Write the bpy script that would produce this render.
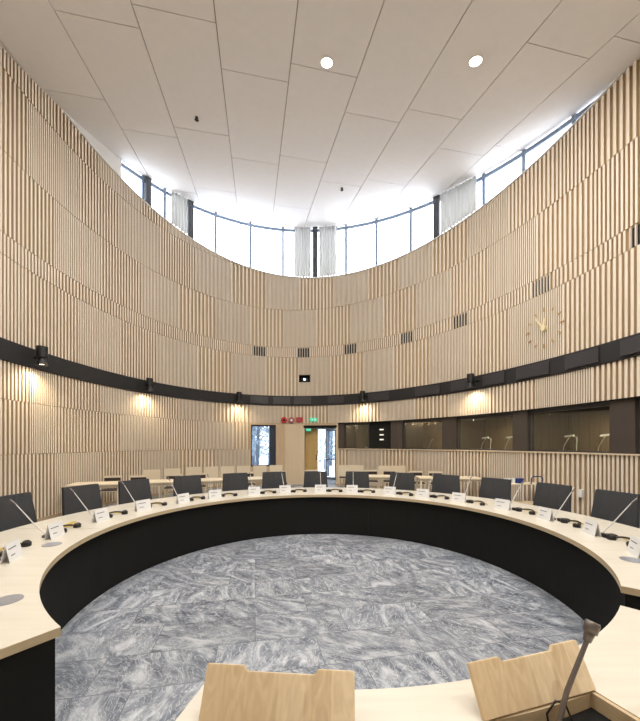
import bpy, bmesh, math, random
from mathutils import Vector, Matrix
from bisect import bisect_left
PI = math.pi
random.seed(4)
scene = bpy.context.scene
for o in list(bpy.data.objects): bpy.data.objects.remove(o)
C = scene.collection

# ---------------------------------------------------------------- camera
cam = bpy.data.cameras.new('camera'); camo = bpy.data.objects.new('camera', cam); C.objects.link(camo)
camo.location = (0, 0, 1.67); camo.rotation_euler = (PI/2, 0, 0)
cam.sensor_fit = 'HORIZONTAL'; cam.sensor_width = 36; cam.lens = 36*333/640
cam.shift_y = (444-360.5)/640; cam.clip_start = 0.03; cam.clip_end = 400
scene.camera = camo
scene.view_settings.view_transform = 'Standard'; scene.view_settings.look = 'None'
scene.view_settings.gamma = 1; scene.view_settings.use_curve_mapping = False
scene.view_settings.exposure = 0.2
# ---------------------------------------------------------------- world
W = bpy.data.worlds.new('overcast'); scene.world = W; W.use_nodes = True
bg = W.node_tree.nodes['Background']; bg.inputs[0].default_value = (0.93, 0.96, 1, 1); bg.inputs[1].default_value = 6.8
# ceiling downlights (lamps of the room): positions on the sloping ceiling
DOWN = [(0.13, 6.35), (2.9, 6.2), (-2.6, 4.3), (1.2, 3.4), (3.6, 2.6), (-3.2, 1.2), (0.3, 0.4), (2.9, 0.0)]
def ceil_h(x, y): return 7.5 - 0.04*x + 0.23*y
def sill_h(x, y): return 9.65 - 0.08*x - 0.08*y
DOWN_W = 88
SPOT_W = 5.5

# ---------------------------------------------------------------- materials
def mat(name, col, rough=0.6, metal=0.0, emit=None, es=0, spec=0.5):
    m = bpy.data.materials.new(name); m.use_nodes = True
    b = m.node_tree.nodes['Principled BSDF']
    b.inputs['Base Color'].default_value = (*col, 1); b.inputs['Roughness'].default_value = rough
    b.inputs['Metallic'].default_value = metal; b.inputs['Specular IOR Level'].default_value = spec
    if emit: b.inputs['Emission Color'].default_value = (*emit, 1); b.inputs['Emission Strength'].default_value = es
    return m
def lin(r, g, b): return tuple(((c/255+0.055)/1.055)**2.4 if c > 10 else c/255/12.92 for c in (r, g, b))
def wood(name, c1, c2, scale=(6, 6, .4), rough=0.55, ns=3.0, spec=0.3, bump=0):
    m = mat(name, c1, rough, spec=spec); nt = m.node_tree; N = nt.nodes; L = nt.links; b = N['Principled BSDF']
    tc = N.new('ShaderNodeTexCoord'); mp = N.new('ShaderNodeMapping'); mp.inputs['Scale'].default_value = scale
    nz = N.new('ShaderNodeTexNoise'); nz.inputs['Scale'].default_value = ns; nz.inputs['Detail'].default_value = 4
    rp = N.new('ShaderNodeValToRGB'); rp.color_ramp.elements[0].position = .3; rp.color_ramp.elements[1].position = .7
    rp.color_ramp.elements[0].color = (*c2, 1); rp.color_ramp.elements[1].color = (*c1, 1)
    L.new(tc.outputs['Object'], mp.inputs[0]); L.new(mp.outputs[0], nz.inputs['Vector']); L.new(nz.outputs['Fac'], rp.inputs[0]); L.new(rp.outputs[0], b.inputs['Base Color'])
    return m
M = {}
M['slat'] = wood('slat_wood', (0.82, 0.725, 0.60), (0.755, 0.655, 0.52))
M['slatside'] = wood('slat_side_wood', (0.55, 0.41, 0.255), (0.49, 0.36, 0.215))  # sides made darker than the faces, putting gap contrast into the colour
M['backing'] = wood('backing_wood', (0.56, 0.43, 0.275), (0.50, 0.375, 0.235))
M['ply'] = wood('smooth_panel_wood', (0.60, 0.46, 0.30), (0.53, 0.39, 0.25))
M['table'] = wood('birch_tabletop', (0.71, 0.66, 0.56), (0.66, 0.605, 0.50), (1.0, 14, 14), .32, 1.6)
M['edge'] = wood('birch_edge', (0.62, 0.50, 0.33), (0.55, 0.43, 0.27), (2, 2, 60), .45)
M['black'] = mat('black_panel', (0.013, 0.013, 0.012), .7, spec=.15)
M['band'] = mat('black_band', (0.026, 0.025, 0.025), .55, spec=.3)
M['bandpanel'] = mat('dark_panel', (0.040, 0.037, 0.040), .4)
M['lampblack'] = mat('lamp_black', (0.008, 0.008, 0.008), .45)
M['white'] = mat('white_plaster', (0.78, 0.77, 0.74), .8)
M['ceilp'] = wood('ceiling_panel', (0.83, 0.80, 0.775), (0.81, 0.78, 0.755), (1, 1, 1), .9, 6)
M['groove'] = mat('ceiling_groove', (0.30, 0.27, 0.25), .9)
M['frame'] = mat('blue_grey_frame', (0.20, 0.26, 0.36), .5)
M['pillar'] = mat('dark_pillar', (0.06, 0.065, 0.075), .6)
M['brown'] = mat('dark_brown_panel', (0.060, 0.045, 0.036), .5)
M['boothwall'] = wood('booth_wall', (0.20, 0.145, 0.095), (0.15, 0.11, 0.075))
M['pale_brown'] = mat('booth_floor', (0.12, 0.10, 0.08), .7)
M['yellow'] = wood('door_wood', (0.60, 0.42, 0.17), (0.52, 0.36, 0.14))
M['palewood'] = wood('pale_chair_wood', (0.80, 0.69, 0.52), (0.76, 0.65, 0.48))
M['pad'] = mat('brown_pad', (0.050, 0.035, 0.032), .9)
M['paper'] = mat('white_card', (0.80, 0.80, 0.80), .7)
M['ink'] = mat('grey_ink', (0.22, 0.22, 0.24), .8)
M['steel'] = mat('steel', (0.55, 0.55, 0.54), .3, 1.0)
M['mic'] = mat('microphone_grey', (0.19, 0.17, 0.16), .35, .7)
M['stem'] = mat('silver_stem', (0.60, 0.59, 0.57), .4, .35)
M['plastic'] = mat('black_plastic', (0.012, 0.011, 0.011), .35)
M['strap'] = mat('yellow_strap', (0.62, 0.44, 0.07), .7)
M['grommet'] = mat('grommet', (0.42, 0.44, 0.50), .35, .6)
M['red'] = mat('red_sign', (0.55, 0.02, 0.03), .5)
M['pinkred'] = mat('faded_red_sign', (0.40, 0.12, 0.14), .5)
M['green'] = mat('green_sign', (0.02, 0.45, 0.25), .5, emit=(0.05, .8, .5), es=.6)
M['signwhite'] = mat('sign_white', (0.85, 0.9, 0.88), .5)
M['gold'] = mat('gold', (0.50, 0.30, 0.10), .35, .6)
M['palegold'] = mat('pale_gold', (0.85, 0.73, 0.45), .35, .3)
M['ember'] = mat('lamp_glow', (1, 1, 1), .5, emit=(1, .95, .85), es=10)
M['warm'] = mat('spot_glow', (1, 1, 1), .5, emit=(1, .82, .55), es=14)
M['dim'] = mat('small_light', (1, 1, 1), .5, emit=(1, .85, .6), es=.5)
M['projlens'] = mat('projector_lens', (0.5, .6, .8), .2, emit=(.5, .75, 1), es=3)
M['blue'] = mat('blue_plastic', (0.02, 0.04, 0.22), .4)
M['snow'] = mat('snow', (0.80, 0.84, 0.90), .8)
M['bark'] = mat('frosted_bark', (0.09, 0.11, 0.14), .9)
M['twig'] = mat('frosted_twigs', (0.30, 0.36, 0.42), .9)
M['leaf'] = mat('leaf', (0.03, 0.07, 0.03), .6)
M['pot'] = mat('pot', (0.5, 0.5, 0.48), .6)
M['skirt'] = wood('skirting', (0.5, 0.38, 0.24), (0.45, 0.33, 0.2))
def fabric():
    m = mat('charcoal_fabric', (0.06, 0.062, 0.07), .95, spec=.1); nt = m.node_tree; N = nt.nodes; L = nt.links
    nz = N.new('ShaderNodeTexNoise'); nz.inputs['Scale'].default_value = 160; nz.inputs['Detail'].default_value = 3
    tc = N.new('ShaderNodeTexCoord'); rp = N.new('ShaderNodeValToRGB')
    rp.color_ramp.elements[0].color = (0.038, 0.039, 0.042, 1); rp.color_ramp.elements[1].color = (0.088, 0.089, 0.094, 1)
    L.new(tc.outputs['Object'], nz.inputs['Vector']); L.new(nz.outputs['Fac'], rp.inputs[0]); L.new(rp.outputs[0], N['Principled BSDF'].inputs['Base Color'])
    return m
M['fabric'] = fabric()
def curtain_mat():
    m = bpy.data.materials.new('sheer_curtain'); m.use_nodes = True; nt = m.node_tree; N = nt.nodes; L = nt.links
    N.remove(N['Principled BSDF']); d = N.new('ShaderNodeBsdfDiffuse'); t = N.new('ShaderNodeBsdfTranslucent'); x = N.new('ShaderNodeMixShader')
    d.inputs[0].default_value = (.88, .88, .86, 1); t.inputs[0].default_value = (.5, .5, .49, 1); x.inputs[0].default_value = .5
    L.new(d.outputs[0], x.inputs[1]); L.new(t.outputs[0], x.inputs[2]); L.new(x.outputs[0], N['Material Output'].inputs[0]); return m
M['curtain'] = curtain_mat()
def pane_mat(name, tint, gl):
    m = bpy.data.materials.new(name); m.use_nodes = True; nt = m.node_tree; N = nt.nodes; L = nt.links
    N.remove(N['Principled BSDF']); t = N.new('ShaderNodeBsdfTransparent'); g = N.new('ShaderNodeBsdfGlossy'); x = N.new('ShaderNodeMixShader'); lw = N.new('ShaderNodeLayerWeight'); pw = N.new('ShaderNodeMath'); pw.operation = 'POWER'; pw.inputs[1].default_value = 4; f = N.new('ShaderNodeMath'); f.operation = 'MULTIPLY_ADD'; f.inputs[1].default_value = .5; f.inputs[2].default_value = gl; L.new(lw.outputs['Facing'], pw.inputs[0]); L.new(pw.outputs[0], f.inputs[0])
    t.inputs[0].default_value = (*tint, 1); g.inputs['Roughness'].default_value = .02
    L.new(f.outputs[0], x.inputs[0]); L.new(t.outputs[0], x.inputs[1]); L.new(g.outputs[0], x.inputs[2]); L.new(x.outputs[0], N['Material Output'].inputs[0]); return m
M['pane'] = pane_mat('clear_pane', (.97, .98, 1), .02)
M['tint'] = pane_mat('outdoor_dimming_pane', (.62, .66, .70), .03)  # tint added to dim the bright outdoors behind the low panes
M['booth_glass'] = pane_mat('booth_pane', (.80, .82, .78), .10)
def marble():
    m = mat('grey_marble', (.3, .3, .3), .42, spec=.45); nt = m.node_tree; N = nt.nodes; L = nt.links; b = N['Principled BSDF']
    tc = N.new('ShaderNodeTexCoord'); mp = N.new('ShaderNodeMapping'); mp.inputs['Rotation'].default_value = (0, 0, math.radians(-11)); L.new(tc.outputs['Object'], mp.inputs[0])
    br = N.new('ShaderNodeTexBrick'); br.offset = .37; br.offset_frequency = 2; br.squash = 1.0
    br.inputs['Color1'].default_value = (0, 0, 0, 1); br.inputs['Color2'].default_value = (1, 1, 1, 1); br.inputs['Mortar'].default_value = (.5, .5, .5, 1)
    br.inputs['Scale'].default_value = 1; br.inputs['Brick Width'].default_value = .82; br.inputs['Row Height'].default_value = .41; br.inputs['Mortar Size'].default_value = .0028; br.inputs['Mortar Smooth'].default_value = .3
    L.new(mp.outputs[0], br.inputs['Vector'])
    # each slab: its own rotation and offset of the veining
    mul = N.new('ShaderNodeMath'); mul.operation = 'MULTIPLY'; mul.inputs[1].default_value = 2.2; L.new(br.outputs['Color'], mul.inputs[0])
    vr = N.new('ShaderNodeVectorRotate'); vr.rotation_type = 'Z_AXIS'; L.new(mp.outputs[0], vr.inputs['Vector']); L.new(mul.outputs[0], vr.inputs['Angle'])
    off = N.new('ShaderNodeVectorMath'); off.operation = 'ADD'
    cx = N.new('ShaderNodeCombineXYZ'); m7 = N.new('ShaderNodeMath'); m7.operation = 'MULTIPLY'; m7.inputs[1].default_value = 17; L.new(br.outputs['Color'], m7.inputs[0]); L.new(m7.outputs[0], cx.inputs[2])
    L.new(vr.outputs[0], off.inputs[0]); L.new(cx.outputs[0], off.inputs[1])
    st = N.new('ShaderNodeMapping'); st.inputs['Scale'].default_value = (1.0, 2.1, 1); L.new(off.outputs[0], st.inputs[0])
    nz = N.new('ShaderNodeTexNoise'); nz.inputs['Scale'].default_value = 1.5; nz.inputs['Detail'].default_value = 8; nz.inputs['Roughness'].default_value = .64; nz.inputs['Distortion'].default_value = 3.0
    L.new(st.outputs[0], nz.inputs['Vector'])
    rp = N.new('ShaderNodeValToRGB'); cr = rp.color_ramp
    cr.elements[0].position = .33; cr.elements[0].color = (0.07, 0.082, 0.105, 1); cr.elements[1].position = .72; cr.elements[1].color = (0.50, 0.51, 0.53, 1)
    e = cr.elements.new(.47); e.color = (0.165, 0.182, 0.21, 1); e = cr.elements.new(.55); e.color = (0.25, 0.265, 0.29, 1)
    L.new(nz.outputs['Fac'], rp.inputs[0])
    n2 = N.new('ShaderNodeTexNoise'); n2.inputs['Scale'].default_value = 2.6; n2.inputs['Detail'].default_value = 5; n2.inputs['Distortion'].default_value = 6; L.new(st.outputs[0], n2.inputs['Vector'])
    r2 = N.new('ShaderNodeValToRGB'); r2.color_ramp.elements[0].position = .47; r2.color_ramp.elements[0].color = (0, 0, 0, 1); r2.color_ramp.elements[1].position = .5; r2.color_ramp.elements[1].color = (1, 1, 1, 1)
    e = r2.color_ramp.elements.new(.53); e.color = (0, 0, 0, 1); L.new(n2.outputs['Fac'], r2.inputs[0])
    mv = N.new('ShaderNodeMixRGB'); mv.inputs[2].default_value = (0.52, 0.53, 0.54, 1); ms = N.new('ShaderNodeMath'); ms.operation = 'MULTIPLY'; ms.inputs[1].default_value = .75
    L.new(r2.outputs[0], ms.inputs[0]); L.new(ms.outputs[0], mv.inputs[0]); L.new(rp.outputs[0], mv.inputs[1])
    mj = N.new('ShaderNodeMixRGB'); mj.inputs[2].default_value = (0.10, 0.105, 0.12, 1); L.new(br.outputs['Fac'], mj.inputs[0]); vb = N.new('ShaderNodeMath'); vb.operation = 'MULTIPLY_ADD'; vb.inputs[1].default_value = .34; vb.inputs[2].default_value = 1.0; L.new(br.outputs['Color'], vb.inputs[0])
    vm = N.new('ShaderNodeVectorMath'); vm.operation = 'SCALE'; L.new(mv.outputs[0], vm.inputs[0]); L.new(vb.outputs[0], vm.inputs['Scale']); L.new(vm.outputs[0], mj.inputs[1]); L.new(mj.outputs[0], b.inputs['Base Color'])
    return m
M['marble'] = marble()

# ---------------------------------------------------------------- mesh helpers
class MB:
    def __init__(s): s.v = []; s.f = []; s.mi = []; s.sm = []
    def add(s, vs, fs, mi=0, smooth=False):
        n = len(s.v); s.v += [tuple(p) for p in vs]; s.f += [tuple(n+i for i in f) for f in fs]; s.mi += [mi]*len(fs); s.sm += [smooth]*len(fs)
    def hexa(s, p, mi=0):   # p: 4 bottom (ccw), 4 top
        s.add(p, [(3, 2, 1, 0), (4, 5, 6, 7), (0, 1, 5, 4), (1, 2, 6, 5), (2, 3, 7, 6), (3, 0, 4, 7)], mi)
    def box(s, c, d, rz=0, mi=0, T=None):
        R = Matrix.Rotation(rz, 3, 'Z'); h = [x/2 for x in d]; c = Vector(c)
        p = [c+R@Vector((x*h[0], y*h[1], z*h[2])) for z in (-1, 1) for x, y in ((-1, -1), (1, -1), (1, 1), (-1, 1))]
        if T: p = [T@q for q in p]
        s.hexa(p, mi)
    def tube(s, pts, r, n=8, mi=0, cap=True):
        pts = [Vector(p) for p in pts]; rs = r if isinstance(r, (list, tuple)) else [r]*len(pts); rings = []
        up = Vector((0, 0, 1)); prev = None
        for i, p in enumerate(pts):
            t = (pts[min(i+1, len(pts)-1)]-pts[max(i-1, 0)]).normalized()
            a = t.cross(up) if prev is None else prev - t*prev.dot(t)
            if a.length < 1e-4: a = t.cross(Vector((1, 0, 0)))
            a.normalize(); prev = a; b = t.cross(a)
            rings.append([p+(a*math.cos(2*PI*k/n)+b*math.sin(2*PI*k/n))*rs[i] for k in range(n)])
        vs = [q for g in rings for q in g]; fs = []
        for i in range(len(pts)-1):
            for k in range(n): fs.append((i*n+k, i*n+(k+1) % n, (i+1)*n+(k+1) % n, (i+1)*n+k))
        s.add(vs, fs, mi, True)
        if cap: s.add(rings[0], [tuple(range(n))], mi); s.add(rings[-1], [tuple(reversed(range(n)))], mi)
    def prism(s, poly, z0, z1, mi=0, T=None):   # poly in xy
        n = len(poly); vs = [Vector((x, y, z0)) for x, y in poly]+[Vector((x, y, z1)) for x, y in poly]
        if T: vs = [T@v for v in vs]
        s.add(vs, [tuple(reversed(range(n))), tuple(range(n, 2*n))]+[(i, (i+1) % n, n+(i+1) % n, n+i) for i in range(n)], mi)
    def build(s, name, ms, parent=None, bevel=0, loc=None, rz=0):
        me = bpy.data.meshes.new(name); me.from_pydata(s.v, [], s.f); 
        for m in (ms if isinstance(ms, (list, tuple)) else [ms]): me.materials.append(m)
        me.polygons.foreach_set('material_index', s.mi); me.polygons.foreach_set('use_smooth', s.sm)
        bm = bmesh.new(); bm.from_mesh(me); bmesh.ops.remove_doubles(bm, verts=bm.verts, dist=1e-5) if bevel else None
        bmesh.ops.recalc_face_normals(bm, faces=bm.faces)
        if bevel: bmesh.ops.bevel(bm, geom=list(bm.edges), offset=bevel, segments=2, affect='EDGES', clamp_overlap=True)
        bm.to_mesh(me); bm.free(); me.update()
        o = bpy.data.objects.new(name, me); C.objects.link(o)
        if parent: o.parent = parent
        if loc is not None: o.location = loc
        o.rotation_euler.z = rz
        return o
def tag(o, label=None, cat=None, group=None, kind=None):
    if label: o['label'] = label
    if cat: o['category'] = cat
    if group: o['group'] = group
    if kind: o['kind'] = kind
    return o
def empty(name, loc, rz=0):
    o = bpy.data.objects.new(name, None); C.objects.link(o); o.location = loc; o.rotation_euler.z = rz; o.empty_display_size = .1; return o
def copy_tree(o, parent=None):
    c = o.copy(); C.objects.link(c); c.parent = parent
    for ch in [x for x in bpy.data.objects if x.parent == o]: copy_tree(ch, c)
    return c

# ---------------------------------------------------------------- the oval wall
EC = Vector((-0.11, 5.99)); EA, EB, ETH = 8.03, 5.79, 1.8197
UA = Vector((math.cos(ETH), math.sin(ETH))); UB = Vector((-math.sin(ETH), math.cos(ETH)))
def ell(phi): return EC+UA*(EA*math.cos(phi))+UB*(EB*math.sin(phi))
NPH = 4000
# phi runs so that arc length grows from left (camera view) to right; s=0 straight ahead of the camera
def ray_phi(px):
    t = (px-320)/333; d = Vector((t, 1)).normalized()
    ox, oy = -EC.dot(UA), -EC.dot(UB); dx, dy = d.dot(UA), d.dot(UB)
    A = (dx/EA)**2+(dy/EB)**2; B = 2*(ox*dx/EA**2+oy*dy/EB**2); Cc = (ox/EA)**2+(oy/EB)**2-1
    k = (-B+math.sqrt(B*B-4*A*Cc))/(2*A); p = d*k
    q = p-EC; return math.atan2(q.dot(UB)/EB, q.dot(UA)/EA)
PH0 = ray_phi(320)
sgn = 1 if (ell(PH0+.01)-ell(PH0)).x > 0 else -1
TS = [0]; 
for i in range(NPH): TS.append(TS[-1]+(ell(PH0-PI*1+2*PI*(i+1)/NPH)-ell(PH0-PI+2*PI*i/NPH)).length)
PER = TS[-1]; mid = TS[NPH//2]
def s_of_phi(ph):
    d = (ph-PH0+PI) % (2*PI); i = d/(2*PI)*NPH; k = int(i); return sgn*(TS[k]+(TS[min(k+1, NPH)]-TS[k])*(i-k)-mid)
def phi_of_s(s):
    t = sgn*s+mid; t = t % PER; k = max(1, min(NPH, bisect_left(TS, t))); f = (t-TS[k-1])/(TS[k]-TS[k-1]); return PH0-PI+2*PI*(k-1+f)/NPH
def S(px): return s_of_phi(ray_phi(px))
def wp(s, out=0.0):       # point, moved outward by out
    ph = phi_of_s(s); p = ell(ph); n = (UA*(math.cos(ph)/EA)+UB*(math.sin(ph)/EB)).normalized(); return p+n*out
def wn(s):
    ph = phi_of_s(s); return (UA*(math.cos(ph)/EA)+UB*(math.sin(ph)/EB)).normalized()
def walltop(s): p = wp(s); return min(sill_h(*p), ceil_h(*p)+.12)
def V(p, z): return Vector((p[0], p[1], z))
def cell(mb, s0, s1, z0, z1, o0, o1, mi=0, z1b=None):
    z1b = z1 if z1b is None else z1b
    a, b, c, d = wp(s0, o0), wp(s1, o0), wp(s1, o1), wp(s0, o1)
    mb.hexa([V(a, z0), V(b, z0), V(c, z0), V(d, z0), V(a, z1), V(b, z1b), V(c, z1b), V(d, z1)], mi)
def strip(mb, s0, s1, z0, z1, o0, o1, mi=0, step=.25):
    n = max(1, int(math.ceil((s1-s0)/step)))
    for i in range(n): cell(mb, s0+(s1-s0)*i/n, s0+(s1-s0)*(i+1)/n, z0, z1, o0, o1, mi)

HP = PER/2
sections = {'wall_left': (S(-60), S(100)), 'wall_back': (S(100), S(520)), 'wall_right': (S(520), S(720)), 'wall_front': (S(720), S(-60)+PER)}
S_BOOTH1 = S(700)
openings = [(S(251), S(276), .74, 2.46), (S(304.5), S(336), 0.0, 2.34), (S(337.8), S_BOOTH1, 1.46, 2.53), (S(299.6), S(309.6), 4.27, 4.53)]
smooth_zone = (S(249.5), S(337.8))     # plain boards round the doors
# row pattern: starts in photograph columns, alternating wide / fine pitch slats
Wd, Md, Fi = 'W', 'M', 'F'
rows = [
 (0, 1.46, [(0, Wd), (55, Fi), (100, Wd), (142, Fi), (178, Wd), (215, Fi), (250, Fi), (337.8, Wd), (348, Fi), (381, Wd), (414, Fi), (448, Wd), (487, Fi), (522, Wd), (587, Md), (640, Wd)]),
 (1.46, 2.53, [(0, Wd), (30, Fi), (55, Md), (80, Wd), (120, Fi), (159, Wd), (198, Fi), (232, Wd), (250, Fi), (337.8, Fi), (700, Wd)]),
 (2.53, 3.27, [(0, Md), (30, Fi), (55, Wd), (100, Fi), (142, Wd), (178, Fi), (212, Wd), (250, Fi), (282, Wd), (328, Fi), (350, Wd), (380, Fi), (414, Wd), (448, Fi), (489, Wd), (535, Fi), (591, Wd)]),
 (3.67, 5.28, [(0, Md), (25, Wd), (78, Fi), (120, Wd), (156, Fi), (197, Wd), (231, Fi), (265, Wd), (298, Fi), (330, Wd), (363, Fi), (393, Wd), (429, Fi), (469, Wd), (508, Fi), (562, Wd)]),
 (5.28, 5.69, [(0, Md), (60, Wd), (120, Md), (200, Md), (330, Md), (420, Wd), (500, Md), (560, Wd), (600, Md)]),
 (5.69, 7.26, [(0, Wd), (54, Fi), (101, Wd), (141, Fi), (178, Wd), (215, Fi), (250, Wd), (283, Fi), (316, Wd), (350, Fi), (383, Wd), (416, Fi), (450, Wd), (487, Fi), (536, Wd), (590, Md), (640, Wd)]),
 (7.26, 8.83, [(0, Wd), (27, Fi), (80, Wd), (118, Fi), (160, Wd), (195, Fi), (231, Wd), (265, Fi), (299, Wd), (333, Fi), (368, Wd), (398, Fi), (432, Wd), (467, Fi), (508, Wd), (556, Md), (595, Wd), (640, Fi)]),
 (8.83, 99, [(0, Md), (54, Wd), (98, Fi), (141, Wd), (168, Fi), (230, Wd), (265, Md)]),
]
def pitch(kind, s):
    back = abs(s) < 5.5
    if kind == Wd: return (.150, .062) if back else (.098 if s < 0 else .112, .047 if s < 0 else .055)
    if kind == Md: return (.085, .045)
    return (.054, .031)
VENTS = [(S(x-w), S(x+w)) for x, w in ((259.5, 6), (303.5, 6), (350.3, 6), (406.5, 6), (460, 7), (540.5, 9), (647, 17))] + [(S(108), S(118)), (S(210), S(221))]
VENTS = VENTS[:7]
def blocked(s0, s1, z0, z1):
    for a, b, c, d in openings:
        if s0 < b and s1 > a and z0 < d-1e-3 and z1 > c+1e-3: return (a, b, c, d)
    return None
for name, (sa, sb) in sections.items():
    bk = MB(); sl = MB(); pl = MB()
    # ---- backing
    cuts = {sa, sb}
    for a, b, c, d in openings:
        for q in (a, b):
            if sa < q < sb: cuts.add(q)
    for q in smooth_zone:
        if sa < q < sb: cuts.add(q)
    n = int((sb-sa)/.3)
    base = sorted(list(cuts)+[sa+(sb-sa)*i/n for i in range(1, n)])
    zc = [0, .74, 1.46, 2.34, 2.46, 2.53, 3.27, 3.67, 4.27, 4.53, 5.28, 5.69, 7.26, 99]
    for s0, s1 in zip(base, base[1:]):
        if s1-s0 < 1e-4: continue
        m = (s0+s1)/2; t0, t1 = walltop(s0), walltop(s1)
        for z0, z1 in zip(zc, zc[1:]):
            zz0, zz1 = min(z1, t0), min(z1, t1)
            hit = any(a <= m <= b and z0 >= c-1e-4 and z1 <= d+1e-4 for a, b, c, d in openings)
            if not hit: cell(bk, s0, s1, z0, zz0, .05, .30, 0, zz1)
            if smooth_zone[0] < m < smooth_zone[1] and z1 <= 2.54 and not hit: cell(pl, s0, s1, z0, zz0, 0.005, .05, 0)
    wall = bk.build(name, M['backing']); tag(wall, kind='structure')
    # ---- slats
    for z0, z1, pat in rows:
        pts = [(S(x), k) for x, k in pat]
        ext = []; q = pts[0][0]; k = pts[0][1]; i = 0
        while q > S(-60)-1: q -= 1.4; i += 1; ext.append((q, Fi if i % 2 else Wd))
        pts = ext[::-1]+pts; q = pts[-1][0]; i = 0
        while q < S(-60)+PER: q += 1.4; i += 1; pts.append((q, Wd if i % 2 else Fi))
        for (p0, k), (p1, _) in zip(pts, pts[1:]):
            if p1 <= sa or p0 >= sb: continue
            pi, fw = pitch(k, (p0+p1)/2); nn = max(1, round((p1-p0)/pi)); pi2 = (p1-p0)/nn
            for j in range(nn):
                a = p0+j*pi2; b = a+fw
                if (a+b)/2 < sa or (a+b)/2 >= sb: continue
                if smooth_zone[0] < (a+b)/2 < smooth_zone[1] and z1 < 2.6: continue
                top = min(z1, walltop(a)); topb = min(z1, walltop(b))
                if top <= z0+.03: continue
                segs = [(z0+.006, top-.006 if z1 < 90 else top, None)]
                for oa, ob, oc, od in openings:
                    if a < ob and b > oa:
                        ns_ = []
                        for q0, q1, _ in segs:
                            if oc < q1 and od > q0:
                                if oc > q0+.02: ns_.append((q0, oc, None))
                                if od < q1-.02: ns_.append((od, q1, None))
                            else: ns_.append((q0, q1, None))
                        segs = ns_
                if z0 == 5.28 and any(a < vb and b > va for va, vb in VENTS): continue
                dp = .0 if k != Fi else .004
                for q0, q1, _ in segs:
                    A, B = wp(a), wp(b); nr = wn((a+b)/2)
                    o0, o1 = nr*dp, nr*.052
                    slope = (topb-top) if (q1 >= top-.01 and z1 > top+.01) else 0
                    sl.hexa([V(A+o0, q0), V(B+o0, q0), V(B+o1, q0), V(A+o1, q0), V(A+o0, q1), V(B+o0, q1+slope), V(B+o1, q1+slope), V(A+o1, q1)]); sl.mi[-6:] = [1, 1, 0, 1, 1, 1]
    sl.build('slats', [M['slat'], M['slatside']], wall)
    if pl.v: pl.build('plain_boards', M['ply'], wall)

# floor
fl = MB(); N_ = 96
poly = [tuple(ell(2*PI*i/N_)*1.0+((ell(2*PI*i/N_)-EC).normalized()*.28)) for i in range(N_)]
fl.prism(poly, -.12, 0); tag(fl.build('floor', M['marble']), kind='structure')
# skirting
bm_ = MB(); strip(bm_, S(-60), S(304), 0, .07, -.012, .0); tag(bm_.build('baseboard_left', M['skirt']), kind='structure')
bm_ = MB(); strip(bm_, S(337.8), S(720), 0, .07, -.012, .0); tag(bm_.build('baseboard_right', M['skirt']), kind='structure')

# ceiling: sloping plane of long panels with open joints
def clip(poly, a, n):   # keep side where (p-a).n <= 0
    out = []
    for i in range(len(poly)):
        p, q = poly[i], poly[(i+1) % len(poly)]; dp, dq = (p-a).dot(n), (q-a).dot(n)
        if dp <= 0: out.append(p)
        if (dp < 0 < dq) or (dq < 0 < dp): out.append(p+(q-p)*(dp/(dp-dq)))
    return out
OUTL = [ell(2*PI*i/72)+(ell(2*PI*i/72)-EC).normalized()*.30 for i in range(72)]
if sum(OUTL[i].cross(OUTL[(i+1) % 72]) for i in range(72)) < 0: OUTL.reverse()
ut, vt = Vector((.9816, .1908)), Vector((-.1908, .9816))
cm = MB(); vstart = {-1: 6.35, 0: 5.94, 1: 6.84, 2: 6.40, 3: 7.33, 4: 6.9, 5: 5.03, 6: 4.6, -2: 8.29}
for k in range(-5, 10):
    u0 = -3.32+1.33*(k+1)+.008; u1 = u0+1.33-.016
    v0 = vstart.get(k, 5.2+(k*1.37) % 2.8)-2.87*5
    for j in range(12):
        a, b = v0+2.87*j+.007, v0+2.87*(j+1)-.007
        P_ = [ut*u0+vt*a, ut*u1+vt*a, ut*u1+vt*b, ut*u0+vt*b]
        for i in range(72):
            e0, e1 = OUTL[i], OUTL[(i+1) % 72]; d = e1-e0; n = Vector((d.y, -d.x))
            P_ = clip(P_, e0, n)
            if len(P_) < 3: break
        if len(P_) < 3: continue
        n = len(P_); vs = [V(p, ceil_h(*p)) for p in P_]+[V(p, ceil_h(*p)+.03) for p in P_]
        cm.add(vs, [tuple(range(n)), tuple(reversed(range(n, 2*n)))]+[(i, (i+1) % n, n+(i+1) % n, n+i) for i in range(n)])
n = 72; vs = [V(p, ceil_h(*p)+.031) for p in OUTL]+[V(p, ceil_h(*p)+.3) for p in OUTL]
cm.add(vs, [tuple(range(n)), tuple(reversed(range(n, 2*n)))]+[(i, (i+1) % n, n+(i+1) % n, n+i) for i in range(n)], 1)
tag(cm.build('ceiling', [M['ceilp'], M['groove']]), kind='structure')

# black band (trim) with flush dark panels
tb = MB(); strip(tb, -HP, HP, 3.27, 3.67, -.03, .05)
band = tag(tb.build('trim_1', M['band']), kind='structure')
for a, b in ((250, 268), (273, 290), (294, 311), (328, 345), (369, 390), (416, 441), (452, 474), (484, 506), (518, 551), (567, 601), (623, 668)):
    p = MB(); strip(p, S(a), S(b), 3.32, 3.62, -.07, -.028); p.build('band_panel', M['bandpanel'], band)

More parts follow.
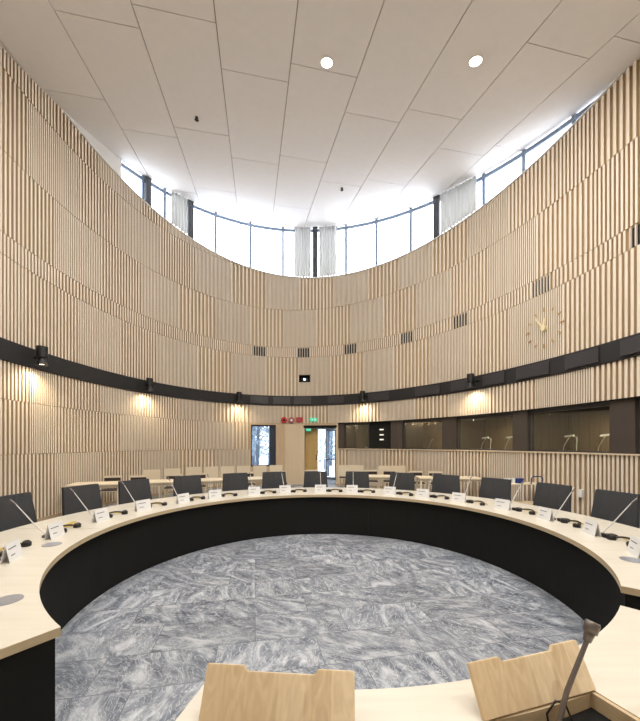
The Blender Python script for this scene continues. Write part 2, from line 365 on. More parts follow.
# top edge of the slatted wall: thin white ledge, fascia and clerestory windows
SW0, SW1 = S(122), S(607)
lg = MB()
n = 120
for i in range(n):
    a, b = S(-60)+(S(700)-S(-60))*i/n, S(-60)+(S(700)-S(-60))*(i+1)/n
    pa, pb = wp(a), wp(b); ha, hb = sill_h(*pa), sill_h(*pb)
    if ha > ceil_h(*pa)-.02: continue
    A, B, C2, D = wp(a, -.02), wp(b, -.02), wp(b, .32), wp(a, .32)
    lg.hexa([V(A, ha), V(B, hb), V(C2, hb), V(D, ha), V(A, ha+.03), V(B, hb+.03), V(C2, hb+.03), V(D, ha+.03)])
tag(lg.build('trim_2', M['white']), kind='structure')
fs = MB()
for r0, r1 in ((S(40), SW0), (SW1, S(645))):
    for i in range(12):
        a, b = r0+(r1-r0)*i/12, r0+(r1-r0)*(i+1)/12; pa, pb = wp(a), wp(b)
        h = [(sill_h(*pa), ceil_h(*pa)+.05), (sill_h(*pb), ceil_h(*pb)+.05)]
        if h[0][1]-h[0][0] < .06 or h[1][1]-h[1][0] < .06: continue
        A, B, C2, D = wp(a, .02), wp(b, .02), wp(b, .28), wp(a, .28)
        fs.hexa([V(A, h[0][0]), V(B, h[1][0]), V(C2, h[1][0]), V(D, h[0][0]), V(A, h[0][1]), V(B, h[1][1]), V(C2, h[1][1]), V(D, h[0][1])])
tag(fs.build('trim_3', M['white']), kind='structure')
def clere(mb, a, b, zf0, zf1, o0, o1):
    A, B, C2, D = wp(a, o0), wp(b, o0), wp(b, o1), wp(a, o1)
    g0 = lambda s: sill_h(*wp(s)) + .03; g1 = lambda s: ceil_h(*wp(s))+.02
    l0, h0, l1, h1 = zf0(g0(a), g1(a)), zf1(g0(a), g1(a)), zf0(g0(b), g1(b)), zf1(g0(b), g1(b))
    mb.hexa([V(A, l0), V(B, l1), V(C2, l1), V(D, l0), V(A, h0), V(B, h1), V(C2, h1), V(D, h0)])
mull = [122, 146, 167, 191, 217, 251, 283, 314.5, 345, 375, 409, 436, 481, 520.5, 570, 607]
for i, (a, b) in enumerate(zip(mull, mull[1:])):
    a, b = S(a), S(b); f = MB(); w = .045; k = 4
    for s0, s1 in ((a, a+w), (b-w, b)): clere(f, s0, s1, lambda l, h: l, lambda l, h: h, .10, .15)
    for j in range(k):
        s0, s1 = a+(b-a)*j/k, a+(b-a)*(j+1)/k
        clere(f, s0, s1, lambda l, h: h-.16, lambda l, h: h-.06, .10, .15)
        clere(f, s0, s1, lambda l, h: l, lambda l, h: l+.05, .10, .15)
    fr = tag(f.build('window_%d' % (i+1), M['frame']), kind='structure')
    g = MB()
    for j in range(k):
        clere(g, a+(b-a)*j/k, a+(b-a)*(j+1)/k, lambda l, h: l, lambda l, h: h, .13, .145)
    g.build('pane', M['pane'], fr)
for px, w, lab in ((149, .18, 'leftmost'), (191, .22, 'second from the left'), (315, .20, 'middle'), (436, .22, 'rightmost')):
    s = S(px); c = MB(); clere(c, s-w/2, s+w/2, lambda l, h: l, lambda l, h: h+.1, -.0, .07)
    tag(c.build('pillar', M['pillar']), 'dark steel pillar in front of the clerestory windows, %s of the four' % lab, 'pillar', 'clerestory pillars')
def curtain(p0, p1, lab):
    a, b = S(p0), S(p1); n = int((b-a)/.02); m = MB(); vs = []
    for i in range(n+1):
        s = a+(b-a)*i/n; o = .0+.035*math.sin(i*1.05)+.012*math.sin(i*.37); p = wp(s, o-.03)
        q = wp(s, o-.022); l, h = sill_h(*wp(s))+.035, ceil_h(*wp(s))-.02
        vs += [V(p, l), V(p, h), V(q, l), V(q, h)]
    fs_ = []
    for i in range(n):
        k = 4*i; fs_ += [(k, k+4, k+5, k+1), (k+2, k+3, k+7, k+6)]
    m.add(vs, fs_, 0, True)
    tag(m.build('curtain', M['curtain']), lab, 'curtain', 'white curtains at the clerestory windows')
curtain(171, 187, 'white gathered curtain in the clerestory on the left side, beside a dark pillar')
curtain(294, 311, 'white gathered curtain left of the middle clerestory pillar')
curtain(319, 337, 'white gathered curtain right of the middle clerestory pillar')
curtain(441, 477, 'wide white pleated curtain right of the rightmost dark clerestory pillar')

# downlights
for i, (x, y) in enumerate(DOWN):
    h = ceil_h(x, y)
    ld = bpy.data.lights.new('downlight_lamp', 'AREA'); ld.shape = 'DISK'; ld.size = .22; ld.energy = DOWN_W; ld.color = (1, .98, .95)
    if i < 2:
        r = empty('ceiling_downlight', (x, y, h)); r.rotation_euler = (math.atan(.23), math.atan(.04), 0); m = MB(); m.tube([(0, 0, .02), (0, 0, -.015)], .13, 24); m.build('housing', M['white'], r)
        m = MB(); m.tube([(0, 0, -.0155), (0, 0, -.0175)], .105, 24); m.build('lens', M['ember'], r)
        tag(r, 'small round recessed downlight in the sloping ceiling, %s of the two' % ('left' if i == 0 else 'right'), 'downlight', 'ceiling downlights')
    else:
        m = MB(); m.tube([(0, 0, .02), (0, 0, -.02)], .13, 24); r = m.build('ceiling_downlight', M['ember'], loc=(x, y, h)); r.rotation_euler = (math.atan(.23), math.atan(.04), 0)
        tag(r, 'round recessed downlight in the ceiling above the near half of the hall', 'downlight', 'downlights behind')
    lo = bpy.data.objects.new('downlight_lamp', ld); C.objects.link(lo); lo.parent = r; lo.location = (0, 0, -.04)
for x, y, w in ((-2.93, 7.91, 'left'), (.71, 10.77, 'right')):
    m = MB(); m.tube([(0, 0, .01), (0, 0, -.05), (0, 0, -.07)], [.035, .03, .05], 12)
    tag(m.build('sprinkler_head', M['lampblack'], loc=(x, y, ceil_h(x, y))), 'tiny dark sprinkler head on the white ceiling, %s of the two' % w, 'sprinkler')

# spotlights on the band
spot_lab = ['leftmost of the row', 'second from the left', 'just left of the doorway', 'just right of the doorway', 'rightmost, over the booth glass']
for i, px in enumerate((42, 150, 239, 362.5, 470.5)):
    s = min((S(px)+q*.02 for q in range(-60, 61)), key=lambda q: abs(320+333*wp(q, -.26).x/wp(q, -.26).y-px)); n = wn(s); p = wp(s, -.26); ang = math.atan2(n.y, n.x)
    sc = 1.0
    r = empty('wall_spotlight', V(p, 3.50), ang)    # local +x points to the wall
    m = MB(); m.tube([(0, 0, -.03), (0, 0, .20)], .10, 20); m.build('lamp_body', M['lampblack'], r, 0)
    m = MB(); m.tube([(.0, 0, -.03), (0, 0, -.10), (0, 0, -.19)], [.06, .07, .11], 20, cap=False); m.tube([(.0, 0, -.19), (0, 0, -.10), (0, 0, -.03)], [.105, .065, .055], 20, cap=False); m.build('lamp_shade', M['lampblack'], r)
    m = MB(); m.tube([(0, 0, -.145), (0, 0, -.16)], .085, 20); m.build('lens', M['warm'], r)
    m = MB(); m.tube([(.28, -.10, 0), (.2, -.10, 0), (.05, -.09, 0), (0, -.09, 0)], .022, 8); m.box((.245, -.10, 0), (.03, .14, .14)); m.build('bracket', M['lampblack'], r)
    ld = bpy.data.lights.new('spot_lamp', 'SPOT'); ld.energy = SPOT_W*10; ld.color = (1, .85, .62); ld.spot_size = math.radians(150); ld.spot_blend = .9; ld.shadow_soft_size = .05
    lo = bpy.data.objects.new('spot_lamp', ld); C.objects.link(lo); lo.parent = r; lo.location = (0.0, 0, -.2)
    lo.rotation_euler = (0, 0, 0)
    tag(r, 'black cylindrical spotlight on the dark wall band, %s' % spot_lab[i], 'spotlight', 'spotlights along the wall band')

# vents
vlab = ['left of the middle three', 'centre of the middle three, above the projector slot', 'right of the middle three', 'lowest on the right curve, next to the middle three', 'second on the right curve', 'above the wall clock', 'at the far right edge of the photo']
for i, (a, b) in enumerate(VENTS):
    r = MB(); strip(r, a-.01, b+.01, 5.30, 5.67, .046, .052); p = wp((a+b)/2)
    ro = r.build('air_vent', M['lampblack'])
    sm_ = MB(); nn = 5 if i < 5 else 6
    for j in range(nn+1):
        s0 = a+(b-a)*j/nn-.009; cell(sm_, s0, s0+.018, 5.29, 5.68, -.002, .036)
    sm_.build('vent_fins', M['slat'], ro)
    tag(ro, 'black slotted air vent, %s' % vlab[i], 'vent', 'air vents high on the wall')
# projector in its slot
s = S(304.5); ang = math.atan2(wn(s).y, wn(s).x); pc = wp(s, .16)
r = empty('projector', V(pc, 4.275), ang)
m = MB(); m.box((0, 0, .09), (.26, .26, .13)); m.build('body', M['lampblack'], r)
m = MB(); m.tube([(-.13, 0, .09), (-.17, 0, .09)], .045, 16); m.build('lens', M['projlens'], r)
tag(r, 'small projector in a black slot of the slatted wall, its lens glowing blue white', 'projector')
m = MB(); strip(m, S(299.6), S(309.6), 4.25, 4.55, .28, .5)
strip(m, S(299.1), S(299.7), 4.25, 4.55, -.003, .5); strip(m, S(309.5), S(310.1), 4.25, 4.55, -.003, .5); strip(m, S(299.6), S(309.6), 4.525, 4.55, -.003, .5); strip(m, S(299.6), S(309.6), 4.25, 4.275, -.003, .5)
tag(m.build('trim_4', M['black']), kind='structure')
# clock
s = S(545); n = wn(s); p = wp(s, -.02); r = empty('wall_clock', V(p, 1.67+(444-328)/333*p.y), math.atan2(n.y, n.x)-PI/2)   # local x along wall, -y into room
for k in range(12):
    a = k*PI/6; m = MB(); T = Matrix.Rotation(a, 4, 'Y'); m.box((0, -.01, .43), (.020 if k % 3 else .026, .02, .07 if k % 3 else .10), T=T); m.build('hour_mark', M['gold'], r)
for a, l, w in ((-.62, .34, .035), (.13, .22, .045)):
    m = MB(); T = Matrix.Rotation(a, 4, 'Y'); m.box((0, -.04, l/2-.04), (w, .02, l+.08), T=T); m.build('hand', M['palegold'], r)
m = MB(); m.tube([(0, .02, 0), (0, -.06, 0)], .06, 16); m.build('hub', M['palegold'], r)
tag(r, 'wall clock of gold marks and two pale gold hands without a dial', 'clock')

# signs above the door
def wallpos(px, z, out=-.03): s = S(px); return V(wp(s, out), z), math.atan2(wn(s).y, wn(s).x)-PI/2
for px, kind, lab in ((284, 0, 'round bright red alarm bell above the doors, left of the signs'), (291.5, 1, 'round dull red alarm disc above the doors, beside the red bell')):
    p, a = wallpos(px, 2.66); r = empty('alarm_bell', p, a); m = MB(); m.tube([(0, .03, 0), (0, -.02, 0), (0, -.035, 0)], [.13, .13, .10], 20); m.build('shell', M['red' if kind == 0 else 'pinkred'], r)
    m = MB(); m.tube([(0, -.03, 0), (0, -.045, 0)], .05, 14); m.build('hub', M['signwhite' if kind else 'black'], r); tag(r, lab, 'alarm')
p, a = wallpos(299.5, 2.68); r = empty('fire_sign', p, a); m = MB(); m.box((0, 0, 0), (.26, .02, .20)); m.build('sign_plate', M['red'], r); m = MB(); m.box((-.05, -.012, .01), (.06, .006, .10)); m.build('pictogram', M['pinkred'], r); m = MB(); m.box((.05, -.012, -.01), (.03, .006, .12)); m.box((.05, -.012, .03), (.08, .006, .02)); m.build('pictogram', M['pinkred'], r)
tag(r, 'red rectangular fire sign on the wall above the doorway', 'sign')
def exit_sign(px, z, w, out, lab):
    p, a = wallpos(px, z, out); r = empty('exit_sign', p, a); m = MB(); m.box((0, 0, 0), (w, .03, w*.5)); m.build('sign_plate', M['green'], r)
    m = MB(); m.box((w*.28, -.018, 0), (w*.2, .006, w*.36)); m.build('pictogram', M['signwhite'], r); m = MB(); m.box((-.22*w, -.018, .0), (w*.3, .006, w*.07)); m.box((-.12*w, -.018, .0), (w*.08, .006, w*.25)); m.build('pictogram', M['signwhite'], r)
    tag(r, lab, 'sign')
exit_sign(313.5, 2.68, .28, -.03, 'green and white emergency exit sign on the wall, right of the red signs')
exit_sign(308.5, 2.26, .20, .02, 'small green exit sign hanging in the top of the doorway')
p, a = wallpos(296, 1.85, -.005)
m = MB(); m.box((0, 0, .09), (.09, .02, .09)); tag(m.build('light_switch', M['white'], loc=p, rz=a), 'white square switch on the boards left of the doorway, upper one', 'switch')
m = MB(); m.box((0, 0, -.05), (.09, .02, .09)); tag(m.build('light_switch', M['white'], loc=p, rz=a), 'white square switch on the boards left of the doorway, lower one', 'switch')

# low window left of the door
def frame_ring(mb, a, b, z0, z1, w, o0, o1):
    sw = w
    strip(mb, a, a+sw, z0, z1, o0, o1); strip(mb, b-sw, b, z0, z1, o0, o1)
    strip(mb, a+sw, b-sw, z0, z0+w, o0, o1); strip(mb, a+sw, b-sw, z1-w, z1, o0, o1)
f = MB(); a, b = S(251), S(276); frame_ring(f, a, b, .74, 2.46, .06, .10, .28); cell(f, a+.76, b-.02, .78, 2.42, .12, .24)
M['navy'] = mat('navy_frame', (.02, .03, .06), .5)
f = tag(f.build('window_30', M['navy']), kind='structure'); g = MB(); cell(g, a+.03, a+.78, .77, 2.43, .17, .18); g.build('pane', M['tint'], f)
# doorway and vestibule
a, b = S(304.5), S(336); L1 = b-a
f = MB(); strip(f, a-.04, b+.05, 2.34, 2.44, -.03, .32); tag(f.build('trim_5', M['black']), kind='structure')
f = MB(); cell(f, S(285), a, 0, 2.50, -.012, .006); cell(f, b, b+.07, 0, 2.5, -.03, .05); M['beige'] = wood('pale_boards', (.70, .57, .40), (.66, .53, .37)); tag(f.build('trim_6', M['beige']), kind='structure')
nrm = wn((a+b)/2); tan = Vector((-nrm.y, nrm.x)); 
if tan.x < 0: tan = -tan
o0 = wp(a, .30); ang = math.atan2(tan.y, tan.x)
vest = empty('door_1', V(o0, 0), ang); tag(vest, kind='structure')    # local x along wall, y outward
m = MB(); m.box((-.05, .9, 1.2), (.1, 1.8, 2.4)); m.build('side_wall', M['yellow'], vest)
m = MB(); m.box((L1+.05, .9, 1.2), (.1, 1.8, 2.4)); m.build('dark_side_wall', M['black'], vest)
m = MB(); m.box((L1/2, .9, 2.42), (L1+.2, 1.8, .1)); m.build('lintel', M['black'], vest)
m = MB(); m.box((L1/2, .9, -.05), (L1+.2, 1.9, .1)); m.build('threshold', M['marble'], vest)
m = MB(); m.box((.27, .03, 1.16), (.54, .05, 2.3)); dl = m.build('door_leaf', M['yellow'], vest); m = MB(); m.tube([(.48, -.03, .98), (.48, -.03, 1.22)], .015, 8); m.build('door_handle', M['lampblack'], dl)
m = MB()
for x in (.56, .98, 1.22): m.box((x, 1.7, 1.18), (.05, .07, 2.36))
m.box((.9, 1.7, 2.32), (.75, .07, .08)); m.box((.9, 1.7, .05), (.75, .07, .12)); m.box((.9, 1.7, .95), (.7, .05, .05))
gf = m.build('glazed_frame', M['frame'], vest); m = MB(); m.box((.9, 1.7, 1.2), (.7, .012, 2.3)); m.build('pane', M['tint'], gf)
# ground and trees outside
m = MB(); m.box((-4, 45, -.20), (160, 58, .1)); tag(m.build('ground', M['snow']), kind='structure')
rt = random.Random(2)
for i, (x, y) in enumerate([(-4.6, 22), (-2.9, 24), (-3.7, 19.5), (-1.6, 21), (.4, 19), (-.6, 26), (-5.4, 27), (.35, 23.5), (-3.2, 29), (-1.8, 30), (-2.2, 25.5), (-4.1, 31), (.9, 28), (0, 33), (-1.0, 35), (-6.2, 31), (-2.6, 34), (-3.4, 22.5)]):
    r = empty('birch_tree', (x, y, -.15)); m = MB(); hgt = rt.uniform(6, 8)
    m.tube([(0, 0, 0), (.1, 0, hgt*.5), (.0, .1, hgt)], [.13, .09, .03], 8); m.build('trunk', M['bark'], r)
    m = MB()
    for k in range(110):
        z = rt.uniform(.8, hgt); aa = rt.uniform(0, 2*PI); l = rt.uniform(.5, 1.5); e = Vector((math.cos(aa)*l, math.sin(aa)*l, z+rt.uniform(-.1, .9)*l)); m.tube([(0.05, 0, z), e*0.5+Vector((0, 0, z*.5+.1)), e], [.03, .022, .008], 4)
        for q in range(4):
            st = Vector((0.05, 0, z)).lerp(e, rt.uniform(.3, 1)); m.tube([st, st+Vector((rt.uniform(-.35, .35), rt.uniform(-.35, .35), rt.uniform(-.3, .4)))], [.016, .006], 3)
    m.build('branches', M['twig'], r)
    tag(r, 'frosted bare birch tree in the snow, seen through the door and window glass', 'tree', 'trees outside')

# ---------------------------------------------------------------- interpreter booths on the right
posts = [(337.8, 343.5), (390, 401.5), (441, 454.5), (511, 525.5), (607, 632), (690, 700)]
bw = MB(); strip(bw, S(337.8), S_BOOTH1, 1.10, 2.75, 2.0, 2.15); tag(bw.build('wall_booth', M['boothwall']), kind='structure')
m = MB(); strip(m, S(337.8), S_BOOTH1, 2.53, 2.65, .302, 2.0); tag(m.build('ceiling_booth', M['black']), kind='structure')
m = MB(); strip(m, S(337.8), S_BOOTH1, 1.00, 1.10, .302, 2.0); tag(m.build('floor_booth', M['pale_brown']), kind='structure')
m = MB(); strip(m, S(337.8), S_BOOTH1, 1.455, 1.485, -.03, .302); tag(m.build('trim_7', M['beige']), kind='structure')
m = MB(); strip(m, S(337.8), S_BOOTH1, 2.515, 2.535, -.01, .302); tag(m.build('trim_8', M['black']), kind='structure')
for i, (a, b) in enumerate(posts):
    a, b = S(a), S(b); m = MB(); strip(m, a, b, 1.485, 2.515, .06, .28); c = (a+b)/2; cell(m, c-.05, c+.05, 1.10, 2.53, .305, 2.0)
    tag(m.build('wall_post_%d' % i, M['brown']), kind='structure')
bays = [(343.5, 368), (401.5, 441), (454.5, 511), (525.5, 607), (632, 690)]
for i, (a, b) in enumerate(bays):
    a, b = S(a), S(b); f = MB(); w = .05
    strip(f, a, a+w, 1.485, 2.515, .12, .24); strip(f, b-w, b, 1.485, 2.515, .12, .24); strip(f, a+w, b-w, 1.485, 1.52, .12, .24); strip(f, a+w, b-w, 2.44, 2.515, .12, .24)
    f = tag(f.build('window_%d' % (20+i), M['bandpanel']), kind='structure'); g = MB(); strip(g, a+w, b-w, 1.52, 2.44, .17, .18); g.build('pane', M['booth_glass'], f)
m = MB(); strip(m, S(368), S(390), 1.485, 2.515, .10, .28); dk = tag(m.build('wall_dark_panel', M['black']), kind='structure')
for z, e in ((2.22, 0), (2.02, .01), (1.84, .01)):
    p, a_ = wallpos(380.5, z, .09); m = MB(); m.box((0, 0, 0), (.16, .02, .045)); tag(m.build('indicator_light', M['dim'], loc=p, rz=a_), 'small glowing light on the black panel of the booths, %s of three' % {2.22: 'top', 2.02: 'middle', 1.84: 'bottom'}[z], 'light', 'lights on the black booth panel')
names_b = ['at the smallest booth window nearest the doorway', 'in the second booth window', 'in the booth window behind the trolley', 'in the widest booth window', 'in the booth window at the right edge']
for i, (a, b) in enumerate(bays):
    sa, sb = S(a), S(b); ln = sb-sa
    m = MB(); strip(m, sa, sb, 1.36, 1.40, .35, .95); dk = MB()
    r = tag(m.build('booth_desk', M['palewood']), 'pale narrow desk behind the glass %s' % names_b[i], 'desk', 'desks inside the booths')
    ld = bpy.data.lights.new('booth_fill_light', 'AREA'); ld.size = .3; ld.energy = (14, 30, 45, 45, 45)[i]; ld.color = (1, .85, .6)  # added lamp in each booth to brighten its interior
    sc_ = sa+ln*.65; lo = bpy.data.objects.new('booth_fill_light', ld); C.objects.link(lo)
    m = MB(); cl = wp(sc_, 1.2); m.tube([(0, 0, 0), (0, 0, -.04)], .12, 16)
    lp = m.build('booth_fill_lamp', M['dim'], loc=V(cl, 2.53)); tag(lp, 'added ceiling lamp lighting the booth, %s' % names_b[i], 'lamp', 'added lamps inside the booths'); lo.parent = lp; lo.location = (0, 0, -.06)
    if i == 0: continue
    for j, f_ in enumerate((.3, .7) if i in (2, 3) else (.5,)):
        q = wp(sa+ln*f_, .6); aa = math.atan2(wn(sa+ln*f_).y, wn(sa+ln*f_).x)-PI/2
        r = empty('desk_microphone', V(q, 1.40), aa); m = MB(); m.box((0, 0, .03), (.28, .20, .06)); m.build('console', M['lampblack'], r)
        m = MB(); m.tube([(-.08, 0, .06), (-.05, 0, .22), (.04, .02, .40)], .008, 6); m.tube([(.04, .02, .40), (.07, .03, .45)], .016, 8); m.build('gooseneck', M['stem'], r)
        tag(r, 'interpreter console with thin gooseneck microphone %s%s' % (names_b[i], (', left one', ', right one')[j] if i in (2, 3) else ''), 'microphone', 'consoles inside the booths')
        if i in (2, 3):
            q = wp(sa+ln*(f_+.14), .55); r = empty('desk_lamp', V(q, 1.40), aa); m = MB(); m.tube([(0, 0, 0), (0, 0, .02)], .07, 14); m.build('base', M['signwhite'], r)
            m = MB(); m.tube([(0, 0, .02), (.02, 0, .42), (-.12, 0, .46)], .008, 6); m.build('arm', M['signwhite'], r)
            m = MB(); m.tube([(-.05, 0, .47), (-.26, 0, .45)], .022, 8); m.build('lamp_head', M['dim' if (i == 3 and j == 1) else 'signwhite'], r)
            tag(r, 'slim white desk lamp %s%s' % (names_b[i], (', left one', ', right one')[j]), 'lamp', 'desk lamps inside the booths')
# plant in the first booth window
q = wp(S(361), .62); r = empty('potted_plant', V(q, 1.40)); m = MB(); m.tube([(0, 0, 0), (0, 0, .16)], [.07, .09], 14); m.build('pot', M['pot'], r)
m = MB(); rp_ = random.Random(5)
for k in range(70):
    a = rp_.uniform(0, 2*PI); e = Vector((math.cos(a)*rp_.uniform(.05, .3), math.sin(a)*rp_.uniform(.05, .25), rp_.uniform(.25, .95))); d = Vector((math.cos(a), math.sin(a), rp_.uniform(-.3, .6)))*.09; sd = Vector((-math.sin(a), math.cos(a), 0))*.025
    m.add([e-d*.5, e+sd, e+d, e-sd, e+Vector((0, 0, .004))], [(0, 1, 4), (1, 2, 4), (2, 3, 4), (3, 0, 4), (3, 2, 1, 0)]); m.tube([(0, 0, .15), e*.5+Vector((0, 0, .08)), e], .004, 4)
m.build('foliage', M['leaf'], r); tag(r, 'dark leafy potted plant behind the smallest booth window', 'plant')

# ---------------------------------------------------------------- ring table
RC = Vector((0.067, 3.69)); RI, RO = 2.43, 3.45; TZ = .74
def rp(a, r, z=None):      # a: clockwise degrees from +Y
    t = math.radians(a); p = Vector((RC.x+r*math.sin(t), RC.y+r*math.cos(t))); return p if z is None else V(p, z)
def arc_slab(mb, a0, a1, r0, r1, z0, z1, mi=0, step=2.0, side=None):
    n = max(1, int(math.ceil((a1-a0)/step)))
    vs = []
    for i in range(n+1):
        a = a0+(a1-a0)*i/n; vs += [rp(a, r0, z0), rp(a, r1, z0), rp(a, r1, z1), rp(a, r0, z1)]
    f1 = []; f2 = []
    for i in range(n):
        k = 4*i; f1 += [(k, k+1, k+5, k+4)]; f1 += [(k+2, k+3, k+7, k+6)]; f2 += [(k+1, k+2, k+6, k+5), (k+3, k, k+4, k+7)]
    e = len(vs)-4; f2 += [(0, 3, 2, 1), (e, e+1, e+2, e+3)]
    mb.add(vs, f1, mi); nb = len(mb.v)-len(vs)
    mb.f += [tuple(nb+i for i in f) for f in f2]; mb.mi += [side if side is not None else mi]*len(f2); mb.sm += [False]*len(f2)
ends = [-145.3+54.74*i for i in range(6)]
tl = ['the end piece at the left edge of the photo', 'left rear piece of the ring', 'rear piece opposite the camera', 'right rear piece of the ring', 'the end piece at the right edge of the photo']
def table_seg(a0, a1, lab, holes=()):
    c = rp((a0+a1)/2, 3, 0); r = empty('curved_table', (c.x, c.y, 0)); off = Vector((-c.x, -c.y, 0))
    def fix(o): o.parent = r; o.location = off; return o
    m = MB(); g = .05
    hs = sorted(holes); cur = a0+g
    for h0, h1 in hs:
        arc_slab(m, cur, h0, RI, RO, TZ-.045, TZ, 0, 2, 1); arc_slab(m, h0, h1, RI, HR1, TZ-.045, TZ, 0, 2, 1); arc_slab(m, h0, h1, HR0, RO, TZ-.045, TZ, 0, 2, 1); cur = h1
    arc_slab(m, cur, a1-g, RI, RO, TZ-.045, TZ, 0, 2, 1)
    fix(m.build('tabletop', [M['table'], M['edge']]))
    m = MB(); arc_slab(m, a0+(.5 if a0 < -140 or a0 > 130 else .02), a1-(.5 if a1 > 120 else .02), RI+.06, RI+.085, 0, TZ-.045); fix(m.build('front_panel', M['black']))
    for a in [q for q, e in ((a0+.3, a0 < -140 or a0 > 130), (a1-.9, a1 > 120)) if e]:
        m = MB(); arc_slab(m, a, a+.6, RI+.02 if a < -140 or a > 120 else RI+.09, RO-.12, 0, TZ-.045); fix(m.build('end_panel', M['black']))
    for h0, h1 in hs:
        t = MB(); arc_slab(t, h0+.35, h1-.35, HR1+.012, HR0-.012, TZ-.068, TZ-.06); 
        t2 = MB(); arc_slab(t2, h0, h0+.35, HR1, HR0, TZ-.068, TZ-.004); arc_slab(t2, h1-.35, h1, HR1, HR0, TZ-.068, TZ-.004)
        arc_slab(t2, h0+.35, h1-.35, HR1, HR1+.012, TZ-.068, TZ-.004); arc_slab(t2, h0+.35, h1-.35, HR0-.012, HR0, TZ-.068, TZ-.004)
        fix(t.build('tray', M['black'])); fix(t2.build('compartment_side', M['edge']))
    tag(r, 'curved birch ring table, '+lab, 'table', 'ring table segments')
    return r
HR1, HR0 = 2.605, 2.86
for i in range(5): table_seg(ends[i], ends[i+1], tl[i])
LID = [(-190.0-.9, -180+1.9), (180-21.7, 180-11.0)]
near = table_seg(180-43.3, 180+12.2, 'nearest piece, with two open hatches', [(180-21.7, 180-11.0), (180-1.2, 180+10.2)])
# hatch lids: parts of the near table
M['maple'] = mat('maple_lid', (.6, .45, .25), .45)
def maple():
    m = M['maple']; nt = m.node_tree; N = nt.nodes; L = nt.links; b = N['Principled BSDF']
    tc = N.new('ShaderNodeTexCoord'); sx = N.new('ShaderNodeSeparateXYZ'); L.new(tc.outputs['Object'], sx.inputs[0])
    mu = N.new('ShaderNodeMath'); mu.operation = 'MULTIPLY'; mu.inputs[1].default_value = 11; L.new(sx.outputs[0], mu.inputs[0]); fl_ = N.new('ShaderNodeMath'); fl_.operation = 'FLOOR'; L.new(mu.outputs[0], fl_.inputs[0])
    wn_ = N.new('ShaderNodeTexWhiteNoise'); wn_.noise_dimensions = '1D'; L.new(fl_.outputs[0], wn_.inputs['W'])
    nz = N.new('ShaderNodeTexNoise'); nz.inputs['Scale'].default_value = 7; nz.inputs['Distortion'].default_value = 2.0; nz.inputs['Detail'].default_value = 4
    mp = N.new('ShaderNodeMapping'); mp.inputs['Scale'].default_value = (3, 1, .8); L.new(tc.outputs['Object'], mp.inputs[0]); L.new(mp.outputs[0], nz.inputs['Vector'])
    ad = N.new('ShaderNodeMath'); ad.operation = 'MULTIPLY_ADD'; ad.inputs[1].default_value = .45; L.new(wn_.outputs[0], ad.inputs[0]); L.new(nz.outputs['Fac'], ad.inputs[2])
    rp_ = N.new('ShaderNodeValToRGB'); rp_.color_ramp.elements[0].position = .35; rp_.color_ramp.elements[0].color = (.62, .46, .27, 1); rp_.color_ramp.elements[1].position = .95; rp_.color_ramp.elements[1].color = (.84, .69, .47, 1)
    L.new(ad.outputs[0], rp_.inputs[0]); L.new(rp_.outputs[0], b.inputs['Base Color'])
maple()
def lid(a_deg, w):
    c = rp(a_deg, 2.612, TZ+.004); t = math.radians(a_deg); h = .165
    # local x along tangent (image right), y towards ring centre, z up
    n = Vector((-math.sin(t), -math.cos(t))); ang = math.atan2(n.y, n.x)-PI/2
    prof = [(-w/2, 0), (w/2, 0), (w/2, h), (w*.26, h), (w*.235, h-.017), (-w*.22, h-.017), (-w*.245, h), (-w/2, h)]
    m = MB(); tilt = math.radians(27)
    T = Matrix.Rotation(-tilt, 4, 'X') @ Matrix.Rotation(PI/2, 4, 'X')
    m.prism(prof, -.018, 0, T=T)
    o = m.build('hatch_lid', M['maple'], near, .002); o.location = c-near.location; o.rotation_euler.z = ang; o['label'] = 'notched maple hatch lid standing open'
lid(180+4.7, .52); lid(180-16.2, .51)

# items on the table ------------------------------------------------
def ang_for(px, r):
    best = None
    for i in range(-1500, 1301):
        a = i/10; p = rp(a, r)
        if p.y <= .3: continue
        d = abs(320+333*p.x/p.y-px)
        if best is None or d < best[0]-1e-9: best = (d, a)
    return best[1]
CARDPX = [12, 55, 101, 143, 183, 215, 254, 285, 320.5, 352, 390, 423, 459, 502.5, 545.5, 591.5, 637]
CARDA = [ang_for(x, 2.74) for x in CARDPX]
where = ['at the left edge of the photo', 'second place from the left edge', 'third place from the left edge', 'fourth place from the left edge', 'fifth place from the left edge', 'sixth place from the left edge', 'seventh place from the left edge', 'eighth place from the left edge',
 'straight across from the camera', 'eighth place from the right edge', 'seventh place from the right edge', 'sixth place from the right edge', 'fifth place from the right edge', 'fourth place from the right edge', 'third place from the right edge', 'second place from the right edge', 'at the right edge of the photo']
def proto_card():
    r = empty('name_card', (0, 0, 0)); m = MB()      # local -y faces ring centre
    w, h, d = .215, .145, .032
    m.hexa([(-w/2, -d, 0), (w/2, -d, 0), (w/2, -d+.003, 0), (-w/2, -d+.003, 0), (-w/2, -.0015, h), (w/2, -.0015, h), (w/2, .0015, h), (-w/2, .0015, h)])
    m.hexa([(-w/2, d-.003, 0), (w/2, d-.003, 0), (w/2, d, 0), (-w/2, d, 0), (-w/2, -.0015, h), (w/2, -.0015, h), (w/2, .0015, h), (-w/2, .0015, h)])
    m.build('folded_card', M['paper'], r)
    def line(z, x0, x1, t):
        y = -d+(d-.0015)*z/h-.001; y2 = -d+(d-.0015)*(z+t)/h-.001
        m.hexa([(x0, y-.001, z), (x1, y-.001, z), (x1, y+.002, z), (x0, y+.002, z), (x0, y2-.001, z+t), (x1, y2-.001, z+t), (x1, y2+.002, z+t), (x0, y2+.002, z+t)])
    for z, x0, x1, t in ((.098, -.080, .035, .008), (.045, -.065, -.005, .007)):
        m = MB(); line(z, x0, x1, t); m.build('lettering', M['ink'], r)
    return r
